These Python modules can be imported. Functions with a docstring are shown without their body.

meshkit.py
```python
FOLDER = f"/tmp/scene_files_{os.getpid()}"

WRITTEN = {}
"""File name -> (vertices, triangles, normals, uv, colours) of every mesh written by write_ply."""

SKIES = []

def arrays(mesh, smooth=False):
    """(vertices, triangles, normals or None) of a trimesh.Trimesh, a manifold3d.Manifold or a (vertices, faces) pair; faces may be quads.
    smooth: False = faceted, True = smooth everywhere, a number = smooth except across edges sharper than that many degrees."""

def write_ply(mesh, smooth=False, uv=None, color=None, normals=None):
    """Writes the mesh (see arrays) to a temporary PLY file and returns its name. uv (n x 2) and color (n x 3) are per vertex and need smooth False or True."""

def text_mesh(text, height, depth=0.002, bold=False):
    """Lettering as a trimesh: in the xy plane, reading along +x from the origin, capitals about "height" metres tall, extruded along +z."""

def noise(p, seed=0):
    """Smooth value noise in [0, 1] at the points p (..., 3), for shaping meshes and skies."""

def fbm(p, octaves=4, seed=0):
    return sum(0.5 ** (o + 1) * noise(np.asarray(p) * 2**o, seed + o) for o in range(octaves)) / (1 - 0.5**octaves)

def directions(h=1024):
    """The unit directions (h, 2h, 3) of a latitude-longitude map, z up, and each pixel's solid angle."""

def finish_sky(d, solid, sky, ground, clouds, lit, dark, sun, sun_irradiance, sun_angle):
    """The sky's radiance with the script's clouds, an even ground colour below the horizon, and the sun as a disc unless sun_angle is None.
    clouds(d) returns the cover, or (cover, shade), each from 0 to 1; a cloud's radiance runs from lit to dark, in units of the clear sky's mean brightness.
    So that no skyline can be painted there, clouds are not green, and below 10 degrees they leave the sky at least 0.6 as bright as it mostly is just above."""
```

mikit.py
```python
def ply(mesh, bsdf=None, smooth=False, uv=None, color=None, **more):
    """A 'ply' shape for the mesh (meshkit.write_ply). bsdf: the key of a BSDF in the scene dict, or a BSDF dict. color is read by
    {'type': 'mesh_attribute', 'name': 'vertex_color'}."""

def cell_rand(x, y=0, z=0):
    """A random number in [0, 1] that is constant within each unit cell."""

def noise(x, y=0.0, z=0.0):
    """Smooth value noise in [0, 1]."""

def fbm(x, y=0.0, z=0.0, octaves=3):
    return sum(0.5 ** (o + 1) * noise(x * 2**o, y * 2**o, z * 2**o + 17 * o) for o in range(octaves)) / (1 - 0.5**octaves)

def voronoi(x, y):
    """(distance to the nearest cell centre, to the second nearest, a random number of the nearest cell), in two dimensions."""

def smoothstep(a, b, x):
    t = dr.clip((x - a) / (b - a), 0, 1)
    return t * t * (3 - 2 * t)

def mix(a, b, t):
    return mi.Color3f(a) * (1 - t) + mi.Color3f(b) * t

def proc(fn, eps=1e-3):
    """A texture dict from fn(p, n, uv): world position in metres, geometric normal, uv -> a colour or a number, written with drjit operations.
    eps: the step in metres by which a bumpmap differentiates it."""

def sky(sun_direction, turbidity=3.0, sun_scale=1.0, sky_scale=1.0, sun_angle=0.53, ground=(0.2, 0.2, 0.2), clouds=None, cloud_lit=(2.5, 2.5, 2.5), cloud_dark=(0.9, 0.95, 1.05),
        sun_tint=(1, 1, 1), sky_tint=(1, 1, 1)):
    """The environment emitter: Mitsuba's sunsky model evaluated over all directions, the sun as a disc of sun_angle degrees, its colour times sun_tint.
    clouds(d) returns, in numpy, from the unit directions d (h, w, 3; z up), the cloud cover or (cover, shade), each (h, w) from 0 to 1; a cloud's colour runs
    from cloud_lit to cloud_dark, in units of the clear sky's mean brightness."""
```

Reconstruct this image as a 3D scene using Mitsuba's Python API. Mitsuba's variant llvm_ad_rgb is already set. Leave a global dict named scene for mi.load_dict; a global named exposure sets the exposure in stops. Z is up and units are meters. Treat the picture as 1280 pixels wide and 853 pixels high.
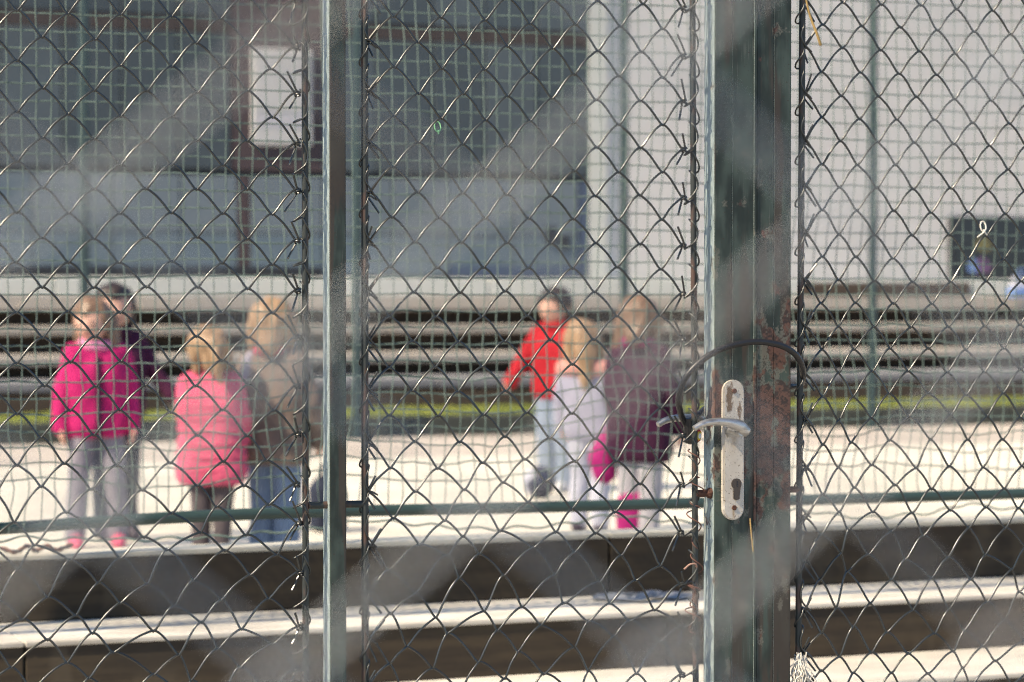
import math, random
import numpy as np
import trimesh
import mitsuba as mi
import drjit as dr
import mikit, meshkit
from mikit import noise, fbm, smoothstep, mix, proc
from manifold3d import Manifold
from shapely.geometry import Polygon, box as sbox

# ------------------------------------------------------------------ camera, sky, exposure
F = 3232.0                      # focal length in pixels of a 1280 px wide frame
YAW = math.radians(22.0)        # the camera looks past the gate's normal, to the right
HOR = 375.0                     # row of the horizon
D0 = 3.805                      # camera to gate plane
CAM = np.array([0.0, -D0, 1.27])
PITCH = math.atan((426.5 - HOR) / F)      # it looks a little down
FWD = np.array([math.sin(YAW) * math.cos(PITCH), math.cos(YAW) * math.cos(PITCH), -math.sin(PITCH)])
UP = np.array([math.sin(YAW) * math.sin(PITCH), math.cos(YAW) * math.sin(PITCH), math.cos(PITCH)])
RIGHT = np.array([math.cos(YAW), -math.sin(YAW), 0.0])
T = mi.ScalarTransform4f
scene, labels = {}, {}
scene['camera'] = {
    'type': 'thinlens', 'fov': math.degrees(2 * math.atan(640 / F)), 'fov_axis': 'x',
    'to_world': T().look_at(origin=CAM.tolist(), target=(CAM + FWD).tolist(), up=[0, 0, 1]),
    'aperture_radius': 0.0080, 'focus_distance': 4.12, 'near_clip': 0.05, 'far_clip': 600.0}
SUN = (-0.74, -0.17, 0.80)
scene['sky'] = mikit.sky(SUN, turbidity=3, ground=(0.3, 0.28, 0.25), sun_tint=(0.99, 1.0, 0.99))
exposure = 2.25

rng = np.random.default_rng(7)


def ray(px, py):
    return FWD + (px - 640) / F * RIGHT + (426.5 - py) / F * UP


def at(px, py, y):
    """The point of the plane world-y = y that stands behind this place of the picture."""
    d = ray(px, py)
    return CAM + d * ((y - CAM[1]) / d[1])


def wx(px, y):
    return at(px, HOR, y)[0]


def ground_at(px, y, z):
    return np.array([wx(px, y), y, z])


# ------------------------------------------------------------------ helpers
def numbered(name):
    if name not in USED:
        USED.add(name)
        return name
    k = 1
    while f'{name}_{k:03d}' in USED:
        k += 1
    USED.add(f'{name}_{k:03d}')
    return f'{name}_{k:03d}'


USED = set()


def thing(name, label, cat=None, group=None, kind=None):
    key = numbered(name)
    labels[key] = {'label': label}
    if cat:
        labels[key]['category'] = cat
    if group:
        labels[key]['group'] = group
    if kind:
        labels[key]['kind'] = kind
    return key


def put(name, mesh, mat, parent=None, smooth=False, label=None, kind=None, **kw):
    key = numbered(f'{parent}__{name}' if parent else name)
    scene[key] = mikit.ply(mesh, 'mat_' + mat, smooth=smooth, **kw)
    if label or kind:
        labels[key] = {}
        if label:
            labels[key]['label'] = label
        if kind:
            labels[key]['kind'] = kind
    return key


def put_on(key, mesh, mat, smooth=False, **kw):
    """A thing that is one mesh."""
    scene[key] = mikit.ply(mesh, 'mat_' + mat, smooth=smooth, **kw)


def cat(ms):
    return trimesh.util.concatenate(ms)


def tm(man):
    m = man.to_mesh()
    return trimesh.Trimesh(np.array(m.vert_properties[:, :3]), np.array(m.tri_verts), process=False)


def bx(x0, x1, y0, y1, z0, z1, bevel=0.0):
    if bevel <= 0:
        m = trimesh.creation.box(extents=(x1 - x0, y1 - y0, z1 - z0))
        m.apply_translation(((x0 + x1) / 2, (y0 + y1) / 2, (z0 + z1) / 2))
        return m
    b = min(bevel, (x1 - x0) / 2.2, (y1 - y0) / 2.2, (z1 - z0) / 2.2)
    pts = []
    for sx, xx in ((1, x0), (-1, x1)):
        for sy, yy in ((1, y0), (-1, y1)):
            for sz, zz in ((1, z0), (-1, z1)):
                pts += [(xx + sx * b, yy + sy * b, zz), (xx + sx * b, yy, zz + sz * b), (xx, yy + sy * b, zz + sz * b)]
    return tm(Manifold.hull_points(np.array(pts)))


def tube(points, radius, sides=6, cap=True):
    p = np.asarray(points, float)
    t = np.gradient(p, axis=0)
    t /= np.linalg.norm(t, axis=1, keepdims=True) + 1e-12
    n = np.zeros_like(p)
    ref = np.array([0, 0, 1.0]) if abs(t[0, 2]) < 0.8 else np.array([1.0, 0, 0])
    n[0] = np.cross(t[0], ref)
    n[0] /= np.linalg.norm(n[0])
    for i in range(1, len(p)):
        v = n[i - 1] - t[i] * (n[i - 1] @ t[i])
        n[i] = v / (np.linalg.norm(v) + 1e-12)
    b = np.cross(t, n)
    ang = np.arange(sides) * 2 * np.pi / sides
    r = np.broadcast_to(radius, (len(p),))
    v = p[:, None] + r[:, None, None] * (np.cos(ang)[None, :, None] * n[:, None] + np.sin(ang)[None, :, None] * b[:, None])
    i, j = np.meshgrid(np.arange(len(p) - 1), np.arange(sides), indexing='ij')
    q = np.stack([i * sides + j, i * sides + (j + 1) % sides, (i + 1) * sides + (j + 1) % sides, (i + 1) * sides + j], -1).reshape(-1, 4)
    f = np.vstack([q[:, [0, 1, 2]], q[:, [0, 2, 3]]])
    v = v.reshape(-1, 3)
    if cap:
        k = len(v)
        v = np.vstack([v, p[0], p[-1]])
        jj = np.arange(sides)
        f = np.vstack([f, np.stack([jj * 0 + k, (jj + 1) % sides, jj], 1),
                       np.stack([jj * 0 + k + 1, (len(p) - 1) * sides + jj, (len(p) - 1) * sides + (jj + 1) % sides], 1)])
    return trimesh.Trimesh(v, f, process=False)


def spline(pts, n=8):
    p = np.asarray(pts, float)
    q = np.vstack([2 * p[0] - p[1], p, 2 * p[-1] - p[-2]])
    out = []
    for i in range(1, len(q) - 2):
        for s in np.arange(n) / n:
            a, b, c, d = q[i - 1], q[i], q[i + 1], q[i + 2]
            out.append(0.5 * (2 * b + (c - a) * s + (2 * a - 5 * b + 4 * c - d) * s * s + (3 * b - a - 3 * c + d) * s ** 3))
    return np.array(out + [p[-1]])


def cyl(p0, p1, r, sides=16):
    return tube([p0, (np.array(p0) + np.array(p1)) / 2, p1], r, sides)


# ------------------------------------------------------------------ materials
def rgb(*c):
    return {'type': 'rgb', 'value': list(c)}


def princ(name, color, rough=0.6, spec=0.5, **kw):
    base = color if isinstance(color, dict) else rgb(*color)
    scene['mat_' + name] = {'type': 'twosided', 'bsdf': {'type': 'principled', 'base_color': base, 'roughness': rough, 'specular': spec, **kw}}
    return name


def mottled(a, b, s, rough=0.8, sz=None, name=None, **kw):
    sz = s if sz is None else sz
    return princ(name, proc(lambda p, n, uv: mix(a, b, fbm(p.x * s, p.y * s, p.z * sz, 3))), rough, **kw)


def postpaint(zc, zr, amount, off, base=0.0):
    green, pale, rust, dark = (0.014, 0.023, 0.018), (0.052, 0.076, 0.062), (0.130, 0.062, 0.043), (0.040, 0.024, 0.019)

    def fn(p, n, uv):
        x, y, z = p.x + off, p.y, p.z
        streak = fbm(x * 90, y * 90, z * 9, 3)
        cloud = fbm(x * 30, y * 30, z * 14, 4)
        fine = fbm(x * 380, y * 380, z * 300, 2)
        scratch = fbm(x * 520, y * 520, z * 16, 2)
        c = mix(green, pale, smoothstep(0.36, 0.68, 0.35 * streak + 0.65 * cloud))
        c = mix(c, (0.105, 0.115, 0.100), 0.55 * smoothstep(0.66, 0.78, scratch) * smoothstep(0.4, 0.6, cloud))
        # brown grime that has run down in irregular tongues
        c = mix(c, (0.050, 0.036, 0.026), 0.8 * smoothstep(0.52, 0.66, fbm(x * 62 + 7, y * 62, z * 4, 3)))
        # sunlit look of the left-facing side, painted in as a paler colour
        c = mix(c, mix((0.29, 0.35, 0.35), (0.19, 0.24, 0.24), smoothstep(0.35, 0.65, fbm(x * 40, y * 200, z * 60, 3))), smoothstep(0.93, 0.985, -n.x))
        d = (z - zc) / zr
        near = dr.exp(-d * d * d * d)
        big = fbm(x * 38 + 3, y * 38, z * 21, 4)
        m = 0.62 * big + 0.20 * fbm(x * 120, y * 120, z * 60, 3) + 0.12 * fine + amount * near - base
        m = smoothstep(0.60, 0.66, m)
        r_ = mix(rust, dark, smoothstep(0.42, 0.62, 0.6 * fbm(x * 95, y * 95, z * 80, 3) + 0.4 * fine))
        c = mix(c, (0.20, 0.19, 0.15), 0.5 * smoothstep(0.555, 0.60, 0.62 * big + 0.20 * streak + 0.12 * fine + amount * near - base) * (1 - m))
        c = mix(c, r_, m * 0.92)
        return mix(c, dark, smoothstep(0.78, 0.84, fine) * 0.8)
    return fn


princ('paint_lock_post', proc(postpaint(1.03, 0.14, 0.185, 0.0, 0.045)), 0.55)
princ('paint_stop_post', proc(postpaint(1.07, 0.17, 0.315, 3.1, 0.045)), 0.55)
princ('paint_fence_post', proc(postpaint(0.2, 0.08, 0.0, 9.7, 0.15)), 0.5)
princ('rod_paint', proc(lambda p, n, uv: mix((0.030, 0.036, 0.034), (0.085, 0.052, 0.040), smoothstep(0.5, 0.68, fbm(p.x * 90, p.y * 90, p.z * 22, 3)))), 0.55)
princ('rust', proc(lambda p, n, uv: mix((0.15, 0.06, 0.035), (0.04, 0.022, 0.018), fbm(p.x * 300, p.y * 300, p.z * 300, 3))), 0.85)
princ('rusty_wire', (0.16, 0.075, 0.055), 0.75)
princ('green_wire', (0.016, 0.020, 0.019), 0.30, 0.8, metallic=0.2, clearcoat=0.9, clearcoat_gloss=0.55)
princ('zinc_wire', proc(lambda p, n, uv: mix((0.52, 0.55, 0.57), (0.44, 0.43, 0.42), smoothstep(0.40, 0.66, fbm(p.x * 16, p.y * 16, p.z * 16, 2)))), 0.55, 0.6, metallic=0.55)
princ('black_rubber', (0.018, 0.018, 0.020), 0.35, 0.5)
princ('steel', proc(lambda p, n, uv: mix((0.62, 0.61, 0.58), (0.36, 0.34, 0.31), smoothstep(0.45, 0.75, fbm(p.x * 80, p.y * 80, p.z * 160, 3)))), 0.36, 0.5, metallic=0.85)
princ('dark_steel', (0.10, 0.085, 0.075), 0.45, 0.5, metallic=0.7)


def plate(p, n, uv):
    # enamel plate, worn to rust round the screws and at the top left edge
    X0, zt, zb = float(LOCKX), float(LOCKZ[0]), float(LOCKZ[1])
    c = mix((0.60, 0.56, 0.49), (0.50, 0.45, 0.38), fbm(p.x * 70, 0, p.z * 40, 3))
    f = fbm(p.x * 260, 0, p.z * 120, 3)
    dx, d1 = p.x - X0, zt - p.z
    blot = dr.exp(-dr.square((dx + 0.008) / 0.006) - dr.square((d1 - 0.028) / 0.026)) + 0.8 * dr.exp(-dr.square((dx - 0.010) / 0.004) - dr.square((d1 - 0.055) / 0.016))
    drip = dr.exp(-dr.square(dx / 0.006) - dr.square((d1 - 0.100) / 0.016)) * 0.55 + dr.exp(-dr.square((dx + 0.001) / 0.0022) - dr.square((p.z - zb - 0.012) / 0.010)) * 0.9
    m = smoothstep(0.42, 0.66, f * 0.75 + 0.55 * blot - 0.05)
    c = mix(c, (0.15, 0.085, 0.04), m * smoothstep(0.05, 0.4, blot + 0.0) * 0.95)
    c = mix(c, (0.30, 0.19, 0.075), drip * 0.8)
    return mix(c, (0.16, 0.10, 0.06), smoothstep(0.74, 0.80, fbm(p.x * 420 + 5, 0, p.z * 420, 2)) * 0.8)


princ('enamel', proc(plate), 0.4)
princ('net_twine', proc(lambda p, n, uv: mix((0.17, 0.23, 0.20), (0.085, 0.125, 0.107), noise(p.x * 40, p.y * 40, p.z * 40))), 0.6)
princ('rail_paint', proc(lambda p, n, uv: mix((0.022, 0.044, 0.041), (0.04, 0.070, 0.063), fbm(p.x * 12, p.y * 60, p.z * 60, 3))), 0.45)
princ('far_post_paint', (0.032, 0.056, 0.058), 0.4)
princ('tread_stone', proc(lambda p, n, uv: mix((0.52, 0.495, 0.44), (0.36, 0.335, 0.29), smoothstep(0.3, 0.75, fbm(p.x * 5, p.y * 9, p.z * 9, 4)))), 0.85)


def board(p, n, uv):
    g = fbm(p.x * 2.2, p.y * 3, p.z * 60, 4) * 0.6 + fbm(p.x * 14, p.y, p.z * 50, 3) * 0.4
    c = mix((0.052, 0.038, 0.022), (0.028, 0.020, 0.013), smoothstep(0.3, 0.7, g))
    c = mix(c, (0.085, 0.068, 0.046), 0.45 * smoothstep(0.58, 0.72, fbm(p.x * 11 + 3, p.y, p.z * 2.5, 3)))
    return mix(c, (0.026, 0.020, 0.014), 0.8 * smoothstep(0.5, 0.75, fbm(p.x * 5.0, p.y * 2, p.z * 8, 3)))


princ('riser_board', proc(board), 0.8)
princ('coping_stone', proc(lambda p, n, uv: mix((0.50, 0.48, 0.41), (0.40, 0.38, 0.32), fbm(p.x * 4, p.y * 9, 0, 3))), 0.85)
princ('court_floor', proc(lambda p, n, uv: mix((0.47, 0.445, 0.385), (0.37, 0.35, 0.30), smoothstep(0.3, 0.8, 0.6 * fbm(p.x * 1.1, p.y * 0.8, 0, 4) + 0.4 * fbm(p.x * 5, p.y * 3, 2, 3)))), 0.9)
princ('apron_floor', proc(lambda p, n, uv: mix((0.335, 0.30, 0.265), (0.26, 0.235, 0.21), smoothstep(0.3, 0.8, fbm(p.x * 0.9, p.y * 0.9, 3, 4)))), 0.9)
princ('paving', proc(lambda p, n, uv: mix((0.38, 0.355, 0.31), (0.27, 0.25, 0.22), fbm(p.x * 2.2, p.y * 2.2, 0, 4))), 0.9)
princ('soil', proc(lambda p, n, uv: mix((0.22, 0.19, 0.14), (0.13, 0.12, 0.08), fbm(p.x * 0.5, p.y * 0.5, 0, 4))), 0.95)
princ('kerb_dark', (0.055, 0.060, 0.050), 0.85)
princ('grass_blade', proc(lambda p, n, uv: mix((0.36, 0.40, 0.07), (0.20, 0.235, 0.05), fbm(p.x * 3, p.y * 9, 0, 3))), 0.7)
princ('bench_concrete', proc(lambda p, n, uv: mix((0.42, 0.385, 0.34), (0.29, 0.262, 0.23), fbm(p.x * 1.4, p.y * 3, p.z * 9, 4))), 0.85)
princ('bench_blue', proc(lambda p, n, uv: mix((0.25, 0.25, 0.26), (0.17, 0.17, 0.18), fbm(p.x * 1.4, p.y * 3, p.z * 9, 4))), 0.85)
princ('tier_riser', proc(lambda p, n, uv: mix((0.085, 0.062, 0.045), (0.050, 0.036, 0.027), fbm(p.x * 1.1, p.y, p.z * 12, 3))), 0.85)
princ('wall_beige', proc(lambda p, n, uv: mix((0.64, 0.625, 0.605), (0.55, 0.53, 0.515), fbm(p.x * 0.5, p.y, p.z * 0.8, 4))), 0.9)
princ('wall_white', (0.56, 0.57, 0.53), 0.9)
princ('panel_mauve', proc(lambda p, n, uv: mix((0.068, 0.090, 0.104), (0.042, 0.055, 0.065), fbm(p.x * 0.9, p.y, p.z * 1.4, 3))), 0.6)
princ('panel_mauve_pale', proc(lambda p, n, uv: mix((0.090, 0.115, 0.130), (0.064, 0.081, 0.093), fbm(p.x * 0.9, p.y, p.z * 1.4, 3))), 0.6)
princ('panel_blue', proc(lambda p, n, uv: mix((0.135, 0.180, 0.215), (0.100, 0.136, 0.166), fbm(p.x * 0.7, p.y, p.z * 1.2, 3))), 0.55)
princ('panel_lilac', proc(lambda p, n, uv: mix((0.165, 0.200, 0.226), (0.128, 0.156, 0.178), fbm(p.x * 0.7, p.y, p.z * 1.2, 3))), 0.55)
princ('trim_navy', (0.070, 0.095, 0.15), 0.5)
princ('trim_dark', (0.018, 0.020, 0.026), 0.5)
princ('brown_band', (0.058, 0.046, 0.044), 0.7)
princ('maroon', (0.066, 0.046, 0.050), 0.7)
princ('blind_white', (0.52, 0.51, 0.50), 0.8)
princ('blind_grey', (0.48, 0.47, 0.50), 0.8)
princ('glass_dark', (0.020, 0.022, 0.026), 0.12, 0.6)
princ('yellow', (0.17, 0.15, 0.06), 0.5)
princ('pinkblue', (0.15, 0.075, 0.16), 0.5)
princ('sky_blue', (0.16, 0.26, 0.52), 0.5)
princ('straw', (0.42, 0.28, 0.10), 0.7)
princ('string_green', (0.22, 0.50, 0.26), 0.5)
princ('string_white', (0.66, 0.63, 0.56), 0.8)
princ('wire_end_tan', (0.40, 0.24, 0.18), 0.6)
princ('foil', proc(lambda p, n, uv: mix((0.34, 0.36, 0.40), (0.13, 0.14, 0.17), fbm(p.x * 30, p.y * 30, p.z * 30, 3))), 0.35)
princ('sticker_red', (0.42, 0.030, 0.035), 0.3)
princ('sticker_white', (0.62, 0.66, 0.72), 0.3)
princ('sticker_yellow', (0.60, 0.50, 0.06), 0.3)


def cloth(name, a, b=None, s=9, rough=0.85, sheen=0.3):
    b = b or tuple(0.8 * v for v in a)
    return princ(name, proc(lambda p, n, uv: mix(a, b, fbm(p.x * s, p.y * s, p.z * s, 3))), rough, 0.3, sheen=sheen)


cloth('fuchsia', (0.50, 0.016, 0.145), (0.40, 0.012, 0.11))
cloth('coral', (0.60, 0.115, 0.20), (0.48, 0.065, 0.13))
cloth('collar_pink', (0.75, 0.26, 0.45))
cloth('plum', (0.043, 0.006, 0.030), (0.026, 0.004, 0.019))
cloth('plum_dark', (0.060, 0.010, 0.040))
cloth('magenta', (0.36, 0.014, 0.15), (0.28, 0.012, 0.12))
cloth('red_cloth', (0.40, 0.012, 0.022), (0.32, 0.010, 0.018))
cloth('grey_print', (0.33, 0.30, 0.34), (0.13, 0.125, 0.16), 34)
princ('ball_blue', (0.008, 0.013, 0.045), 0.4)
princ('ball_yellow', (0.16, 0.125, 0.018), 0.4)
cloth('grey_pale', (0.40, 0.39, 0.42), (0.30, 0.29, 0.32))
cloth('dark_grey', (0.105, 0.085, 0.090), (0.065, 0.055, 0.06))
cloth('navy', (0.024, 0.030, 0.052))
cloth('jeans_blue', (0.19, 0.26, 0.37), (0.11, 0.16, 0.25), 20)
cloth('jeans_pale', (0.28, 0.33, 0.42), (0.20, 0.25, 0.33), 16)
cloth('taupe', (0.25, 0.19, 0.155), (0.085, 0.065, 0.06), 15)
cloth('lavender', (0.36, 0.355, 0.45), (0.28, 0.275, 0.36))
cloth('white_cloth', (0.47, 0.48, 0.56), (0.36, 0.37, 0.45))
cloth('peach_cloth', (0.60, 0.30, 0.26))
princ('shoe_pink', (0.58, 0.09, 0.17), 0.5)
princ('shoe_dark', (0.035, 0.025, 0.045), 0.5)
princ('shoe_white', (0.60, 0.58, 0.58), 0.5)
princ('skin', proc(lambda p, n, uv: mix((0.60, 0.36, 0.27), (0.52, 0.29, 0.215), fbm(p.x * 20, p.y * 20, p.z * 20, 2))), 0.5)
princ('lips', (0.45, 0.14, 0.13), 0.5)
princ('eye', (0.03, 0.022, 0.018), 0.25)


def hairmat(name, a, b):
    return princ(name, proc(lambda p, n, uv: mix(a, b, fbm(p.x * 70, p.y * 70, p.z * 14, 3))), 0.45, 0.5)


hairmat('hair_blond', (0.42, 0.28, 0.17), (0.24, 0.15, 0.085))
hairmat('hair_lightbrown', (0.25, 0.155, 0.10), (0.12, 0.075, 0.05))
hairmat('hair_brown', (0.20, 0.115, 0.075), (0.09, 0.052, 0.036))
hairmat('hair_dark', (0.038, 0.024, 0.022), (0.016, 0.011, 0.011))

# ------------------------------------------------------------------ setting: ground, terrace steps, court
ZC = 1.27                        # camera height
def dy(D):
    return D - D0                # world y of a plane at distance D from the camera


Y_RIDGE, Y_T1, Y_T2, Y_T3, Y_T4 = dy(5.84), dy(5.50), dy(5.11), dy(4.74), dy(4.37)
Z_RIDGE, Z_T1, Z_T2, Z_T3, Z_T4 = ZC - .579, ZC - .731, ZC - .865, ZC - 1.005, ZC - 1.14
Z_COURT = 0.03
k = thing('ground', 'bare dry earth stretching out around the sports ground', kind='structure')
put_on(k, bx(-250, 250, -250, 250, -0.3, -0.06), 'soil')
k = thing('pavement', 'pale paved walkway running along the wire fence', kind='structure')
put_on(k, bx(-30, 30, -30, dy(4.0), -0.2, 0.0), 'paving')
k = thing('terrace_steps', 'broad pale stone steps with dark boarded risers', kind='structure')
X0S, X1S = -6.0, 9.0
levels = [(dy(4.0), 0.0), (Y_T4, Z_T4), (Y_T3, Z_T3), (Y_T2, Z_T2), (Y_T1, Z_T1), (Y_RIDGE, Z_RIDGE)]
fronts = [dy(4.0), Y_T4, Y_T3, Y_T2, Y_T1, Y_RIDGE]
tops = [Z_T4, Z_T3, Z_T2, Z_T1]
ZB = -0.2
# core below each tread, then treads and risers as pieces
tread_front = [dy(4.0), Y_T4 , Y_T3, Y_T2, Y_T1]
tread_z = [Z_T4, Z_T3, Z_T2, Z_T1]
r2 = random.Random(3)
joints = [X0S, -3.2, -0.6, 0.9 + 0.2, 2.62, 4.4, 6.6, X1S]
front_of = [dy(4.0) + 0.0, Y_T4, Y_T3, Y_T2, Y_T1]
# tread i lies between front_of[i+?]: tread z T4 from dy(4.37) ... simple list of (front y, back y, z top, z below)
steps = [(Y_T4, Y_T3, Z_T4, 0.0), (Y_T3, Y_T2, Z_T3, Z_T4), (Y_T2, Y_T1, Z_T2, Z_T3), (Y_T1, Y_RIDGE, Z_T1, Z_T2)]
put('core', cat([bx(X0S, X1S, dy(4.0), Y_T4 + .02, ZB, -0.02)] + [bx(X0S, X1S, f + 0.02, b + 0.02, ZB, z - 0.015) for f, b, z, zb in steps]), 'kerb_dark', k)
for f, b, z, zb in steps:
    for j0, j1 in zip(joints[:-1], joints[1:]):
        o = r2.uniform(-0.0015, 0.0015)
        put('tread', bx(j0 + .0015, j1 - .0015, f - 0.002, b + 0.02, z - 0.012 + o, z + o, 0.003), 'tread_stone', k)
        put('riser', bx(j0 + .003, j1 - .003, f + 0.004, f + 0.02, max(zb, -0.05) + 0.002, z - 0.0125, 0.002), 'riser_board', k)
put('landing', bx(X0S, X1S, dy(4.0), Y_T4 + .003, -0.02, 0.0), 'tread_stone', k)
k = thing('court_wall', 'low dark boarded wall with pale coping at the top of the steps', 'wall')
put('core', bx(X0S, X1S, Y_RIDGE + 0.02, Y_RIDGE + 0.105, ZB, Z_RIDGE - 0.014), 'kerb_dark', k)
for j0, j1 in zip(joints[:-1], joints[1:]):
    put('riser_board', bx(j0 + .003, j1 - .003, Y_RIDGE, Y_RIDGE + 0.02, Z_T1 + .002, Z_RIDGE - 0.0125, 0.002), 'riser_board', k)
    put('coping', bx(j0 + .0015, j1 - .0015, Y_RIDGE - 0.001, Y_RIDGE + 0.11, Z_RIDGE - 0.012, Z_RIDGE, 0.002), 'coping_stone', k)
Y_KERB = dy(22.1)
k = thing('court', 'sunlit cream sports court floor the children stand on', kind='structure')
put_on(k, bx(-25, 60, Y_RIDGE + 0.11, dy(19.2), -0.25, Z_COURT), 'court_floor')
k = thing('court_apron', 'pinkish beige strip along the far edge of the court', kind='structure')
put_on(k, bx(-25, 60, dy(19.2), Y_KERB, -0.25, Z_COURT - 0.004), 'apron_floor')

# far side: kerb, grass, bleachers, building
XL, XR = wx(-260, dy(25)), wx(1560, dy(25))
k = thing('kerb', 'dark low kerb wall between the court and the grass strip', 'kerb')
jx = np.linspace(XL, XR, 14)
for a, b in zip(jx[:-1], jx[1:]):
    put('kerbstone', bx(a + .006, b - .006, Y_KERB, Y_KERB + 0.16, -0.2, ZC - 1.056, 0.015), 'kerb_dark', k)
Y_B1, Y_B2, Y_B3, Y_B4 = dy(25.0), dy(25.75), dy(26.5), dy(27.25)
YW = dy(28.0)
ZG = ZC - 1.075
k = thing('grass_bank', 'strip of bank soil under the grass before the tiers', kind='structure')
g0, g1 = Y_KERB + 0.16, Y_B1 + 0.1
put_on(k, trimesh.Trimesh(np.array([[XL, g0, ZG], [XR, g0, ZG], [XR, g1, ZG + .02], [XL, g1, ZG + .02]]), [[0, 1, 2], [0, 2, 3]], process=False), 'soil')
k = thing('grass_strip', 'bright green grass strip growing in front of the far seating tiers', 'grass', kind='stuff')
n = 42000
gx, gy = rng.uniform(XL, XR, n), rng.uniform(g0, dy(23.7), n)
gh, ga = rng.uniform(0.02, 0.055, n) * (0.5 + meshkit.noise(np.stack([gx * 2.2, gy * 2, 0 * gx], 1), 4)), rng.uniform(0, np.pi, n)
base = np.stack([gx, gy, np.full(n, ZG)], 1)
w = np.stack([np.cos(ga), np.sin(ga), 0 * ga], 1) * 0.011
lean = np.stack([rng.normal(0, .018, n), rng.normal(0, .018, n), gh], 1)
gv = np.stack([base - w, base + w, base + lean], 1).reshape(-1, 3)
put_on(k, trimesh.Trimesh(gv, np.arange(3 * n).reshape(-1, 3), process=False), 'grass_blade')

k = thing('bleachers', 'stepped concrete seating tiers with dark gaps on the far side of the court', 'bleachers')


def zpx(py, D):                   # height of a picture row at a plane, in the middle of the picture
    return at(640, py, dy(D))[2]


tiers = [(25.0, 471, 483, 'bench_blue'), (25.75, 441, 452, 'bench_concrete'), (26.5, 407, 416.5, 'bench_concrete'), (27.25, 379, 388, 'bench_concrete')]
put('base_wall', bx(XL, XR + 4, dy(23.72), dy(23.85), ZG - .2, zpx(489, 23.72)), 'tier_riser', k)
zlow = ZG
bj = np.linspace(XL, XR + 4, 17)
for i, (D, t, b, m) in enumerate(tiers):
    y, zt, zb = dy(D), zpx(t, D), zpx(b, D)
    put('riser', bx(XL, XR + 4, y + 0.42, y + 0.48, zlow - 0.3, zb), 'tier_riser', k)
    for a, c in zip(bj[:-1], bj[1:]):
        put('bench', bx(a + .008, c - .008, y, y + (1.08 if i < 3 else 0.76), zb, zt, 0.012), m, k)
    zlow = zt

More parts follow.
